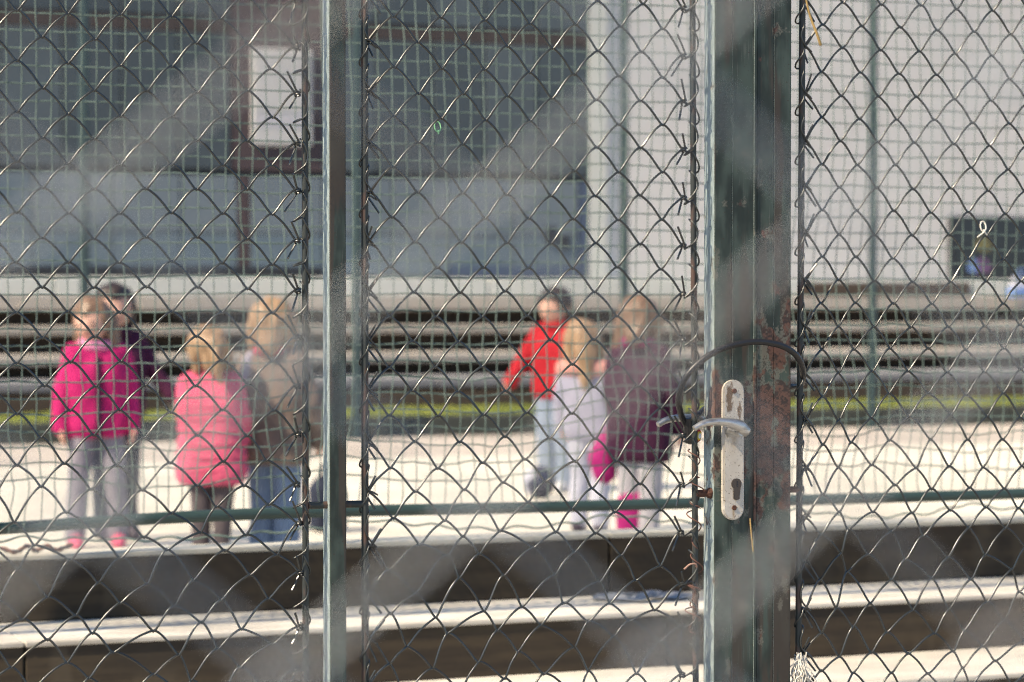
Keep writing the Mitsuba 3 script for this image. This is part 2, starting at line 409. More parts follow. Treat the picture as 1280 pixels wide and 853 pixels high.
# the building behind
ZTOP = 9.5
xB, xC = wx(735, YW), wx(1700, YW)
k = thing('beige_building', 'tall beige rendered building wall right of the grey hall', 'building')
put('wall', bx(xB + .004, xC, YW, YW + 6, -0.3, ZTOP), 'wall_beige', k)
put('corner_strip', bx(xB + .004, wx(757, YW), YW - 0.04, YW - .003, zpx(372, 28), ZTOP - .1), 'wall_white', k)
w_ = put('window', bx(wx(1184, YW), wx(1292, YW), YW - 0.06, YW - 0.003, at(1235, 364, YW)[2], at(1235, 271, YW)[2], 0.02), 'trim_dark', k, label='small dark window with bright stickers')
put('pane', bx(wx(1190, YW), wx(1286, YW), YW - 0.066, YW - 0.0605, at(1235, 359, YW)[2], at(1235, 276, YW)[2]), 'glass_dark', w_)


def blob(px, py, rx, rz, y, mat, parent, name):
    c = at(px, py, y)
    a = np.linspace(0, 2 * np.pi, 20, endpoint=False)
    rr = 1 + 0.13 * np.sin(3 * a + px)
    poly = Polygon(np.stack([c[0] + rx * rr * np.cos(a), c[2] + rz * rr * np.sin(a)], 1))
    m = trimesh.creation.extrude_polygon(poly, 0.006, engine='earcut')
    v = m.vertices.copy()
    m.vertices = np.stack([v[:, 0], y - v[:, 2], v[:, 1]], 1)
    m.invert()
    return put(name, m, mat, parent)


blob(1229, 306, 0.12, 0.10, YW - 0.0665, 'yellow', w_, 'sticker')
blob(1228, 333, 0.12, 0.10, YW - 0.0665, 'pinkblue', w_, 'sticker')
blob(1216, 333, 0.07, 0.09, YW - 0.073, 'sky_blue', w_, 'sticker')
put('ledge', bx(wx(985, YW), wx(1195, YW), YW - 0.35, YW - .003, zpx(386, 27.8), zpx(352, 27.8), 0.02), 'tier_riser', k, label='brown low cupboard-like ledge')

k = thing('grey_hall', 'grey blue panelled hall with a white window in a maroon surround', 'building')
xA = wx(-320, YW)
put('core', bx(xA, xB - .004, YW + 0.05, YW + 6, -0.3, ZTOP), 'trim_dark', k)
zP, zM = zpx(346, 28), zpx(226, 28)
r4 = random.Random(11)
xs_up = [wx(v, YW) for v in (-320, -240, -160, -80, 0, 78, 152, 222, 288)]
zb0, zb1 = zpx(56, 28), zpx(38, 28)


def cladding(x0, x1, z0, z1, m, name='panel'):
    put(name, bx(x0 + .008, x1 - .008, YW - 0.03 + r4.uniform(-.004, .004), YW + 0.049, z0 + .008, z1 - .008, 0.008), m, k)


xs_right = [wx(v, YW) for v in (402, 470, 540, 605, 670, 735)]
for xs in (xs_up, xs_right):
    for a, b in zip(xs[:-1], xs[1:]):
        b = min(b, xB - .004)
        cladding(a, b, zM + 0.06, zb0, r4.choice(['panel_mauve', 'panel_mauve', 'panel_mauve_pale']))
        cladding(a, b, zb1, zb1 + 1.5, r4.choice(['panel_mauve', 'panel_mauve_pale']))
        cladding(a, b, zb1 + 1.5, zb1 + 3.2, 'panel_mauve')
        put('band', bx(a + .004, b - .004, YW - 0.02, YW + 0.049, zb0 + .003, zb1 - .003), 'brown_band', k)
# maroon field with the white window
put('surround', bx(wx(289, YW) + .003, wx(402, YW) - .003, YW - 0.024, YW + 0.049, zM + .06, zb1 + 3.2), 'maroon', k, label='maroon wall field around the white window')
wnd = put('window', bx(wx(313, YW), wx(389, YW), YW - 0.07, YW - 0.0245, at(350, 183, YW)[2], at(350, 62, YW)[2], 0.02), 'blind_white', k)
put('blind', bx(wx(318, YW), wx(384, YW), YW - 0.078, YW - 0.0705, at(350, 140, YW)[2], at(350, 67, YW)[2]), 'blind_white', wnd)
put('sash', bx(wx(318, YW), wx(384, YW), YW - 0.076, YW - 0.0705, at(350, 160, YW)[2], at(350, 145, YW)[2]), 'blind_grey', wnd)
xs_low = [wx(v, YW) for v in (-320, -230, -140, -50, 40, 140, 225, 297, 312, 402, 490, 560, 640, 722)]
for i, (a, b) in enumerate(zip(xs_low[:-1], xs_low[1:])):
    if i == 7:
        cladding(a, b, zP, zM, 'maroon', 'pillar')
        continue
    zmid = zP + (zM - zP) * 0.42
    cladding(a, b, zmid, zM, r4.choice(['panel_blue', 'panel_lilac', 'panel_lilac']), 'lower_panel')
    cladding(a, b, zP, zmid, 'panel_blue', 'lower_panel')
put('trim', bx(wx(722, YW) + .01, xB - .006, YW - 0.03, YW + .049, zP, zM), 'trim_navy', k)
put('trim', bx(wx(560, YW), wx(722, YW), YW - 0.045, YW - .036, zP, zP + .12), 'trim_navy', k)
put('trim', bx(xA, wx(402, YW), YW - 0.045, YW - .036, zP, zP + .10), 'trim_dark', k)
for x0, x1, y0, y1 in ((680, 693, 283, 306), (697, 710, 295, 312)):
    put('vent', bx(wx(x0, YW), wx(x1, YW), YW - 0.06, YW - .0355, zpx(y1, 28), zpx(y0, 28), .01), 'trim_dark', k)
k = thing('plinth', 'long white plinth wall above the top seating tier', 'wall')
pj = [wx(v, YW) for v in (-300, -120, 60, 240, 420, 600, 780, 960, 1150, 1340, 1540)]
for a, b in zip(pj[:-1], pj[1:]):
    put('block', bx(a + .006, b - .006, YW - 0.30, YW - 0.085, zpx(382, 27.9), zpx(348, 27.9), .015), 'wall_white', k)
    put('ledge', bx(a + .003, b - .003, YW - 0.36, YW - 0.305, zpx(382, 27.9), zpx(370, 27.9), .015), 'bench_concrete', k)

pole_lab = ['leftmost green pole, rising behind the child in dark hair', 'green pole seen between the narrow fence post and the gate mesh',
            'green pole standing behind the group with the ball', 'rightmost green pole, standing right of the locked posts']
for px, lb in zip((106, 447, 780, 1091), pole_lab):
    k = thing('net_pole', lb, 'pole', 'green poles along the far kerb')
    y = Y_KERB - 0.12
    x = wx(px, y)
    put('pole', cyl((x, y, Z_COURT - .004), (x, y, 6.0), 0.044, 18), 'far_post_paint', k, smooth=40)
    put('base_plate', bx(x - .09, x + .09, y - .09, y + .09, Z_COURT - .004, Z_COURT + .012, .004), 'far_post_paint', k)
k = thing('sports_bag', 'white and blue bag on the top tier at the right edge of the picture', 'bag')
c = at(1274, 372, dy(27.3))
put('lower_half', tm(Manifold.hull_points(np.array([[c[0] + sx * .13, c[1] + sy * .1, c[2] + z] for sx in (-1, 1) for sy in (-1, 1) for z in (0, .1)] + [[c[0] + sx * .10, c[1] + sy * .07, c[2] + .12] for sx in (-1, 1) for sy in (-1, 1)]))), 'sky_blue', k)
put('upper_half', tm(Manifold.hull_points(np.array([[c[0] + sx * .10, c[1] + sy * .075, c[2] + .1205] for sx in (-1, 1) for sy in (-1, 1)] + [[c[0] + sx * .07, c[1] + sy * .03, c[2] + .26] for sx in (-1, 1) for sy in (-1, 1)]))), 'white_cloth', k)
put('strap', tube(spline([(c[0] - .07, c[1] - .04, c[2] + .24), (c[0] - .03, c[1] - .05, c[2] + .33), (c[0] + .05, c[1] - .05, c[2] + .33), (c[0] + .08, c[1] - .04, c[2] + .24)]), .012), 'sky_blue', k, smooth=True)

# ------------------------------------------------------------------ green ball net on its rail
YN = dy(5.62)
k = thing('ball_net', 'pale green square mesh net stretched between the gate and the children', 'net')
railpts = [at(px, py, YN) for px, py in ((-300, 676), (-140, 668), (0, 661), (200, 648), (400, 640), (640, 635), (870, 629), (1080, 623), (1280, 617), (1480, 608), (1640, 601))]
rail = spline(railpts, 6)


def rail_z(x):
    return np.interp(x, rail[:, 0], rail[:, 2])


xn0, xn1 = wx(-300, YN), wx(1640, YN)
ZN1 = 2.5


def net_p(x, z, side=0.0):
    x, z = np.broadcast_arrays(np.asarray(x, float), np.asarray(z, float))
    low = np.clip((1.28 - z) / 0.45, 0, 1.3)
    q = np.stack([x * 6, z * 6, 0 * x], -1)
    a, b, c = meshkit.fbm(q, 3, 3) - .5, meshkit.fbm(q, 3, 19) - .5, meshkit.fbm(q * .5, 2, 33) - .5
    amp = 0.010 + 0.040 * low
    fine = (meshkit.noise(np.stack([x * 31, z * 31, 0 * x], -1), 5) - .5) * (.5 + low)
    return np.stack([x + a * amp + fine * .004, YN + c * 0.07 + side, z + b * amp - 0.012 * low * np.sin(x * 9 + 1) + fine * .004], -1)


zs = np.arange(0.86, ZN1, 0.0384)
xs = np.arange(xn0, xn1, 0.0326)
xx = np.linspace(xn0, xn1, 260)
for i, z in enumerate(zs):
    p = net_p(xx, np.maximum(np.full_like(xx, z), z))
    keep = p[:, 2] > rail_z(p[:, 0]) - 0.02
    p[:, 2] = np.maximum(p[:, 2], rail_z(p[:, 0]) - 0.012 - 0.01 * np.sin(p[:, 0] * 23 + i))
    put('strand', tube(p + [0, .0008, 0], 0.0018, 5), 'net_twine', k, smooth=True)
for i, x in enumerate(xs):
    zz = np.linspace(rail_z(x) - 0.008, ZN1, 70)
    p = net_p(np.full_like(zz, x), zz)
    p[0, 2] = rail_z(x) - 0.012
    put('strand', tube(p - [0, .0008, 0], 0.0014, 5), 'net_twine', k, smooth=True)
# loose bottom cord looping below the rail
xc = np.linspace(xn0, xn1, 500)
cord = np.stack([xc, YN - .02 + 0.01 * np.sin(xc * 31), rail_z(xc) - 0.020 - 0.026 * np.abs(np.sin(xc * 5.2 + 0.7 * np.sin(xc * 2.1))) - .004 * np.sin(xc * 60)], 1)
put('bottom_cord', tube(cord, 0.0026, 5), 'net_twine', k, smooth=True)
k = thing('net_rail', 'dark green round rail along the bottom of the ball net', 'rail')
put('rail', tube(rail, 0.0135, 16), 'rail_paint', k, smooth=40)
for px in (-290, 1630):           # its stands lie outside the picture
    q = at(px, 640, YN + .02)
    put('stand', cyl((q[0], YN + .05, 0.2), (q[0], YN + .05, 2.55), 0.022, 14), 'rail_paint', k, smooth=40)
put('top_rail', cyl((xn0, YN, ZN1 + .01), (xn1, YN, ZN1 + .01), 0.016, 12), 'rail_paint', k, smooth=40)
# scrap of brown rope lying on the wall at the left
k = thing('rope_scrap', 'frayed brown rope scrap on the wall coping at the left edge', 'rope')
yq = Y_RIDGE + .03
pts = [at(px, py, yq) for px, py in ((-60, 686), (-10, 690), (18, 688), (34, 692), (46, 684), (58, 690), (70, 683), (92, 690))]
pts = [np.array([p[0], yq + .01 * math.sin(i * 2.1), Z_RIDGE + .006 + .012 * (i % 2)]) for i, p in enumerate(pts)]
path = spline(pts, 8)
ang = np.arange(len(path)) * 0.9
put('strand', tube(path + np.stack([0 * ang, .003 * np.cos(ang), .003 * np.sin(ang)], 1), .0035, 5), 'dark_grey', k, smooth=True)
put('strand', tube(path - np.stack([0 * ang, .003 * np.cos(ang), .003 * np.sin(ang)], 1), .0035, 5), 'rusty_wire', k, smooth=True)
# crumpled sheet on the upper tread
k = thing('plastic_sheet', 'crumpled bluish grey sheet lying on the upper step near the lock post', 'litter')
a0, a1 = wx(752, Y_RIDGE - .12), wx(862, Y_RIDGE - .12)
gu, gw = np.meshgrid(np.linspace(0, 1, 46), np.linspace(0, 1, 12), indexing='ij')
hgt = 0.003 + 0.026 * meshkit.fbm(np.stack([gu * 9, gw * 4, gu * 0], -1), 3, 8) * np.sin(np.pi * gw) ** .6 * np.sin(np.pi * gu) ** .5
sx = a0 + (a1 - a0) * gu + .012 * np.sin(gw * 7)
sy = Y_RIDGE - .155 + .10 * gw * (0.55 + 0.45 * np.sin(gu * 8 + 1)) + .02 * np.sin(gu * 14)
v = np.stack([sx, sy, Z_T1 + .002 + hgt], -1).reshape(-1, 3)
i, j = np.meshgrid(np.arange(45), np.arange(11), indexing='ij')
q = np.stack([i * 12 + j, (i + 1) * 12 + j, (i + 1) * 12 + j + 1, i * 12 + j + 1], -1).reshape(-1, 4)
put_on(k, (v, q), 'foil', smooth=True)

# ------------------------------------------------------------------ chain link
def link_wires(parent, xcol, zlev, rows, ncol, y0, rad, mat, amp, seed, shear=0.0, ends=(0, 0), a=0.0026, low0=1.15, bow=1.6):
    """Wires that run to and fro in flat waves, each hooked into the next: xcol(j), zlev(r) give the nodes."""
    def node(r, j):
        x, z = xcol(j), zlev(r)
        x = x + shear * (zlev(18) - z) * min(1, j / 3)
        low = np.clip((low0 - z) / 0.35, 0, 1)
        n1 = meshkit.fbm(np.array([x * 7, z * 7, 0.3]), 3, seed) - .5
        n2 = meshkit.fbm(np.array([x * 7, z * 7, 0.7]), 3, seed + 40) - .5
        n3 = meshkit.noise(np.array([x * 26, z * 26, 0.7]), seed + 80) - .5
        n4 = meshkit.noise(np.array([x * 26, z * 26, 0.7]), seed + 120) - .5
        n5 = meshkit.fbm(np.array([x * 2.5, z * 2.5, 0.1]), 2, seed + 160) - .5
        g = amp * (0.28 + 1.9 * low)
        e = 1.0 if 0 < j < ncol else 0.35
        return np.array([x + g * e * (n1 * 1.3 + n3 * .55), y0 + n5 * 0.028 * e, z + g * (n2 * 1.1 + n4 * .5)])
    r_ = random.Random(seed)
    ts = np.array([0, .06, .13, .22, .34, .48, .62, .76, .88, .95])
    for r in range(rows):
        pts = []
        kink = [r_.gauss(0, 1) for _ in range(ncol + 1)]
        for j in range(ncol):
            up0 = (j + r) % 2 == 0
            p0, p1 = node(r if up0 else r + 1, j), node(r + 1 if up0 else r, j + 1)
            p0[2] += rad * (0.9 if up0 else -0.9)
            p1[2] += rad * (-0.9 if up0 else 0.9)
            for t in ts:
                tt = t if up0 else 1 - t          # 0 at the top bend, 1 at the bottom bend
                s = 0.10 * tt + 0.90 * tt ** bow
                s += 0.018 * math.sin(2 * math.pi * tt) * kink[j]
                if tt > .88:
                    s -= 0.25 * (tt - .88)
                top, bot = (p0, p1) if up0 else (p1, p0)
                z = top[2] + (bot[2] - top[2]) * s
                x = p0[0] + (p1[0] - p0[0]) * t
                yy = p0[1] + (p1[1] - p0[1]) * t
                sd = 1 if up0 else -1             # falling at the back, rising in front
                yy += a * sd * min(1, 6 * t, 6 * (1 - t))
                pts.append((x, yy, z))
        p1 = node(r + 1 if (ncol - 1 + r) % 2 == 0 else r, ncol)
        pts.append(tuple(p1))
        pts = np.array(pts)
        meshes = [tube(pts, rad, 7)]
        for side, on in zip((0, 1), ends):
            if not on:
                continue
            # cut ends: each wire is twisted once round its neighbour and sticks out
            e = pts[0] if side == 0 else pts[-1]
            d = -1 if side == 0 else 1
            upper = (r % 2 == 0) if side == 0 else ((ncol + r) % 2 == 0)
            sgn = -1 if upper else 1
            L = r_.uniform(.018, .032)
            t1 = np.linspace(0, 1, 9)
            an = t1 * 2 * np.pi * 0.9 + r_.uniform(0, 1)
            hook = np.stack([e[0] + d * (.002 + .004 * np.sin(an)), e[1] - .004 * np.cos(an) * sgn, e[2] + sgn * .008 * t1 - sgn * .004], 1)
            tip = hook[-1] + np.array([-d * r_.uniform(.4, 1.3) * L * .6, -.006, sgn * L])
            meshes.append(tube(np.vstack([e[None], hook, (hook[-1] + tip)[None] / 2, tip[None]]), rad * .95, 6))
        put('wire', cat(meshes), mat, parent, smooth=50)
    return node


def lacing(parent, xr, y0, rrod, zlist, side, rad, mat, seed):
    """The wire that laces the mesh edge to its rod: one slanting wrap at every second node."""
    r_ = random.Random(seed)
    pts = []
    zlist = sorted(zlist, reverse=True)
    for z in zlist:
        o = r_.uniform(-.004, .004)
        w_ = rrod + rad * 1.1
        pts += [(xr + side * .020, y0 - .002, z + .004 + o), (xr + side * w_ * .9, y0 - w_ * .6, z + .010 + o), (xr, y0 - w_, z - .002 + o), (xr - side * w_, y0 - w_ * .15, z - .014 + o),
                (xr - side * w_ * .95, y0 + w_ * .5, z - .022 + o), (xr, y0 + w_, z - .024 + o), (xr + side * w_, y0 + w_ * .5, z - .02 + o), (xr + side * w_ * .4, y0 - w_ * .95, z - .028 + o), (xr - side * w_ * .3, y0 - w_, z - .045), (xr + side * w_ * r_.uniform(.2, .9), y0 - w_, z - .060)]
    put('lacing_wire', tube(spline(pts, 4), rad, 6), mat, parent, smooth=True)


def prism(poly, z0, z1):
    m = trimesh.creation.extrude_polygon(poly, z1 - z0, engine='earcut')
    m.apply_translation((0, 0, z0))
    return m


WR = 0.00182
ZT = 2.25
YR = 0.012                       # plane of rods and mesh

# --- left fence panel
fl = thing('fence_panel', 'chain link panel left of the narrow square post', 'fence')
zz = at(50, 15.5, YR)[2]
hp = 0.03715
xa, xb = wx(20.7, YR), wx(339.6, YR)
dxl = (xb - xa) / 10
r0 = 16 if True else 0           # rows above the picture
nl = 16
colL = lambda j: xa + dxl * (j - 4)
lev = lambda r: zz - hp * (r - 20)
rowsL = 20 + 33
nodeL = link_wires(fl, colL, lev, rowsL, 15, YR, WR, 'green_wire', 0.030, 21, shear=0.0, ends=(1, 1))
xrod = wx(381.5, YR)
put('rod', cyl((xrod, YR, 0.02), (xrod, YR, ZT), 0.0052, 12), 'rod_paint', fl, smooth=40)
lacing(fl, xrod, YR, .0052, [lev(r) - .01 for r in range(0, rowsL, 2)], -1, .0015, 'green_wire', 5)
xrl = colL(0) - .03
put('rod', cyl((xrl, YR, 0.02), (xrl, YR, ZT), 0.0052, 12), 'rod_paint', fl, smooth=40)

# --- gate leaf
gt = thing('gate', 'green wire mesh gate leaf with a rusty lock post and handle', 'gate')
pxl0, pxl1 = 412, 433
xl0, xl1 = wx(pxl0, 0), wx(pxl1, 0)
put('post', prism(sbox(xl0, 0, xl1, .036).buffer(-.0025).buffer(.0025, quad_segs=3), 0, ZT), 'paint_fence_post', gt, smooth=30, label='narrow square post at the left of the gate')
xs1 = wx(456, YR)
zst = at(395, 632, YR)[2]
put('stub', cyl((xrod + .004, YR, zst), (xl0 + .004, YR + .004, zst), .0058, 10), 'rod_paint', fl, smooth=40)
put('stub', cyl((xl1 - .004, YR + .004, zst), (xs1, YR, zst), .0058, 10), 'rod_paint', gt, smooth=40)
put('rod', cyl((xs1, YR, .02), (xs1, YR, ZT), .0058, 12), 'rod_paint', gt, smooth=40)
zz2 = at(489.8, 23.1, YR)[2]
xa2, xb2 = wx(489.8, YR), wx(825.5, YR)
dx2 = (xb2 - xa2) / 12
hp2 = 0.0389
col2 = lambda j: xa2 + dx2 * (j - 1)
lev2 = lambda r: zz2 - hp2 * (r - 17)
# columns from 462 to 860
node2 = link_wires(gt, col2, lev2, 17 + 31, 14, YR, WR, 'green_wire', 0.030, 57, ends=(1, 1), shear=0.0)
xs2 = wx(868, YR)
xs2b = wx(871, YR)
put('rod', cyl((wx(873, YR), YR, .02), (wx(863, YR), YR, ZT), .0050, 12), 'rod_paint', gt, smooth=40)
lacing(gt, xs1, YR, .0058, [lev2(r) - .012 for r in range(0, 48, 2)], 1, .0015, 'green_wire', 8)
lacing(gt, xs2, YR, .0062, [lev2(r) - .012 for r in range(0, 48, 2)], -1, .0015, 'green_wire', 9)
# lock post with two shallow seams
lx0, lx1, lx2 = wx(893, 0), wx(944.2, 0), wx(989, 0)


def grooved(x0, x1, depth, grooves, gw=.0007, gd=.0030):
    p = sbox(x0, 0, x1, depth).buffer(-.0022).buffer(.0022, quad_segs=3)
    for g in grooves:
        p = p.difference(Polygon([(g - gw, -.001), (g + gw, -.001), (g + gw * .4, gd), (g - gw * .4, gd)]))
    return p


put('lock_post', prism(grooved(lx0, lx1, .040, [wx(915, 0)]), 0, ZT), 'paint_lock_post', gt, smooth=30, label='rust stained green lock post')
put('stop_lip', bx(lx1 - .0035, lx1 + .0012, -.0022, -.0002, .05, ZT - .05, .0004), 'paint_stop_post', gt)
zs2 = at(880, 617, YR)[2]
put('stub', cyl((wx(869, YR), YR, zs2), (lx0 + .004, YR + .006, zs2), .0062, 10), 'rust', gt, smooth=40)
wb = trimesh.creation.icosphere(2, .011)
wb.vertices = wb.vertices * [1.0, .7, .8] * (0.8 + .4 * meshkit.noise(wb.vertices * 300, 2))[:, None] + [lx0 + .001, YR, zs2]
put('weld', wb, 'rust', gt, smooth=True)
# plate, cylinder, screws, levers
LOCKX = wx(917.3, -.006)
LOCKZ = (at(917, 475, -.006)[2], at(917, 650.5, -.006)[2])
pw = (wx(931, -.006) - wx(904.3, -.006)) / 2
zc0, zc1 = LOCKZ[1] + pw, LOCKZ[0] - pw
stad = Polygon(np.vstack([[(LOCKX + pw * math.cos(a), zc1 + pw * math.sin(a)) for a in np.linspace(0, np.pi, 20)], [(LOCKX + pw * math.cos(a), zc0 + pw * math.sin(a)) for a in np.linspace(np.pi, 2 * np.pi, 20)]]))


def facing(poly, y_front, y_back, chamfer=0.0):
    """A flat shape given in x and z, as a slab between two depths, its front edge chamfered."""
    ms = []
    inner = poly.buffer(-chamfer) if chamfer else poly
    n = 120
    def ring(pl):
        l = pl.exterior
        return np.array([l.interpolate(t, normalized=True).coords[0] for t in np.linspace(0, 1, n, endpoint=False)])
    a, b = ring(poly), ring(inner)
    c = np.array(poly.centroid.coords[0])
    yf = y_front + chamfer
    v = np.vstack([np.c_[a[:, 0], np.full(n, y_back), a[:, 1]], np.c_[a[:, 0], np.full(n, yf), a[:, 1]], np.c_[b[:, 0], np.full(n, y_front), b[:, 1]]])
    i = np.arange(n)
    f = []
    for o in (0, n):
        f += [np.stack([i + o, (i + 1) % n + o, (i + 1) % n + o + n], 1), np.stack([i + o, (i + 1) % n + o + n, i + o + n], 1)]
    side = trimesh.Trimesh(v, np.vstack(f), process=False)
    m = trimesh.creation.extrude_polygon(inner, .0005, engine='earcut')
    vv = m.vertices.copy()
    m.vertices = np.stack([vv[:, 0], y_front + .0005 - vv[:, 2], vv[:, 1]], 1)
    m.invert()
    return cat([side, m])


pl = put('lock_plate', facing(stad, -.0075, 0.0, .0025), 'enamel', gt, smooth=25, label='long white enamel lock plate with rust stains')
for py in (489, 635):
    q = at(918.0, py, -.008)
    sc = put('screw', facing(Polygon([(q[0] + .0042 * math.cos(a), q[2] + .0042 * math.sin(a)) for a in np.linspace(0, 2 * np.pi, 24)[:-1]]), -.0095, -.0074, .0008), 'rust', pl, smooth=25)
qc = at(920.5, 605, -.009)
pts = [(qc[0] + .0088 * math.cos(a), qc[2] + .0088 * math.sin(a)) for a in np.linspace(-1.0, math.pi + 1.0, 28)]
pts += [(qc[0] - .0052, qc[2] - .024), (qc[0] - .0025, qc[2] - .0265), (qc[0] + .0025, qc[2] - .0265), (qc[0] + .0052, qc[2] - .024)]
put('keyhole', facing(Polygon(pts), -.0115, -.0074, .0008), 'dark_steel', pl, smooth=25)
put('key_slot', bx(qc[0] - .0008, qc[0] + .0008, -.0122, -.0114, qc[2] - .005, qc[2] + .005), 'trim_dark', pl)


def lever(y, front=True):
    s = -1 if front else 1
    yy = -.050 if front else .088
    nk = at(919, 538, 0)
    hz = nk[2]
    root = nk[0]
    # outline of the arm in the plane of the door: root at the right, tip to the left
    P = [(935, 541.5), (926, 534), (917, 530.0), (905, 527.5), (890, 527.5), (878, 530.5), (868, 536.0)]
    P = [np.array([wx(px, -.05), at(px, py, -.05)[2]]) for px, py in P]
    rad_z = [.0085, .0105, .0092, .0070, .0058, .0054, .0048]
    rad_y = [.0050, .0085, .0085, .0078, .0072, .0068, .0058]
    path = spline(np.array([(p[0], a, p[1]) for p, a in zip(P, [0] * 7)]), 6)
    rz = np.interp(np.linspace(0, 6, len(path)), range(7), rad_z)
    ry = np.interp(np.linspace(0, 6, len(path)), range(7), rad_y)
    t = np.gradient(path, axis=0)
    t /= np.linalg.norm(t, axis=1, keepdims=True)
    nn = np.stack([-t[:, 2], 0 * t[:, 0], t[:, 0]], 1)
    ang = np.linspace(0, 2 * np.pi, 14, endpoint=False)
    path[:, 1] = yy
    v = path[:, None] + rz[:, None, None] * np.sin(ang)[None, :, None] * nn[:, None] + ry[:, None, None] * np.cos(ang)[None, :, None] * np.array([0, 1.0, 0])
    i, j = np.meshgrid(np.arange(len(path) - 1), np.arange(14), indexing='ij')
    q = np.stack([i * 14 + j, i * 14 + (j + 1) % 14, (i + 1) * 14 + (j + 1) % 14, (i + 1) * 14 + j], -1).reshape(-1, 4)
    f = np.vstack([q[:, [0, 1, 2]], q[:, [0, 2, 3]]])
    v = v.reshape(-1, 3)
    kk = len(v)
    v = np.vstack([v, path[0] + .004 * -t[0], path[-1] + .002 * t[-1]])
    jj = np.arange(14)
    f = np.vstack([f, np.stack([jj * 0 + kk, (jj + 1) % 14, jj], 1), np.stack([jj * 0 + kk + 1, kk - 14 + jj, kk - 14 + (jj + 1) % 14], 1)])
    m = trimesh.Trimesh(v, f, process=False)
    m.fix_normals()
    arm = put('lever_handle', m, 'steel', gt, smooth=50)
    xr_ = wx(921, -.03)
    neck = tube([(xr_, -.0075 if front else .040, hz - .001), (xr_, (yy + (-.0075 if front else .04)) / 2, hz - .001), (xr_, yy, hz + .001)], [.0105, .0085, .008], 18)
    put('neck', neck, 'steel', arm, smooth=40)


lever(0, True)
lever(0, False)
put('back_plate', facing(stad, .0405, .048, .001), 'enamel', gt)

# --- right fence panel with the stop post
fr = thing('fence_panel', 'chain link panel right of the paired rusty posts', 'fence')
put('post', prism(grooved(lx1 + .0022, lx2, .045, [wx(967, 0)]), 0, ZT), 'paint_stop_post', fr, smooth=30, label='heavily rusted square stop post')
xs3 = wx(1000, YR)
put('rod', cyl((wx(996.5, YR), YR, .02), (wx(1004, YR), YR, ZT), .0054, 12), 'rod_paint', fr, smooth=40)
zs3 = at(995, 612, YR)[2]
put('stub', cyl((lx2 - .004, YR + .004, zs3), (xs3, YR, zs3), .0055, 10), 'rust', fr, smooth=40)
zz3 = at(1031, 61, YR)[2]
xa3, xb3 = wx(1031, YR), wx(1218.6, YR)
dx3 = (xb3 - xa3) / 8
hp3 = 0.0388
col3 = lambda j: xa3 + dx3 * (j - 1)
lev3 = lambda r: zz3 - hp3 * (r - 18)
node3 = link_wires(fr, col3, lev3, 18 + 30, 20, YR, WR, 'green_wire', 0.030, 93, ends=(1, 1), shear=-.030)
lacing(fr, xs3, YR, .0060, [lev3(r) - .012 for r in range(0, 48, 2)], 1, .0015, 'green_wire', 10)
xend = col3(20) + .03
put('rod', cyl((xend, YR, .02), (xend, YR, ZT), .0052, 12), 'rod_paint', fr, smooth=40)

# --- small things on the gate
k = thing('cable_lock', 'black cable bicycle lock looped around the two rusty posts', 'bike lock')
P = [(862, 540, .03), (852, 520, .02), (848.5, 498, -.012), (856, 474, -.026), (876, 452, -.034), (905, 435, -.040), (940, 427.5, -.042), (972, 431, -.040), (993, 442, -.034), (1002.5, 458, -.018), (1003.5, 473, .012), (1000, 482, .050), (985, 484, .085), (940, 486, .098), (900, 500, .095), (872, 520, .060), (862, 545, .034)]
path = spline([at(px, py, y) for px, py, y in P], 7)
put('cable', tube(path, .0052, 12), 'black_rubber', k, smooth=True)
q0, q1 = at(861, 522, .026), at(866, 552, .030)
body = put('lock_body', tube([q0 + (q0 - q1) * .02, q0, q1, q1 + (q1 - q0) * .06], [.009, .0115, .0125, .009], 18), 'black_rubber', k, smooth=40)
qs = at(873, 545, .018)
for r_, m, nm, dy_ in ((.0105, 'sticker_red', 'red_ring', 0), (.0078, 'sticker_yellow', 'yellow_ring', -.0012), (.0045, 'sticker_white', 'key_disc', -.0024)):
    d = np.array([.55, -.75, -.1])
    d /= np.linalg.norm(d)
    o = qs + d * abs(dy_)
    put(nm, tube([o - d * .005, o, o + d * .001], [r_, r_, r_ * .9], 20), m, body, smooth=40)

def loop_tie(name, label, px, py, r, mat, tail, wr=.0011):
    k = thing(name, label, 'tie')
    c = at(px, py, YR - .006)
    a = np.linspace(-.2, 2 * np.pi + .2, 22)
    ring = np.stack([c[0] + r * .62 * np.sin(a), c[1] + .002 * np.cos(a), c[2] - r + r * np.cos(a)], 1)
    pts = np.vstack([ring])
    bot = np.array([c[0], c[1] - .002, c[2] - 2 * r])
    ms = [tube(ring, wr, 6), tube(spline([bot + [-.002, 0, .003], bot + [0, -.002, 0], bot + tail], 5), wr, 6), tube(spline([bot + [.003, 0, .003], bot + [-.0005, -.003, .0005], bot + [-.4 * tail[0], -.001, tail[2] * .6]], 5), wr, 6)]
    put_on(k, cat(ms), mat, smooth=True)


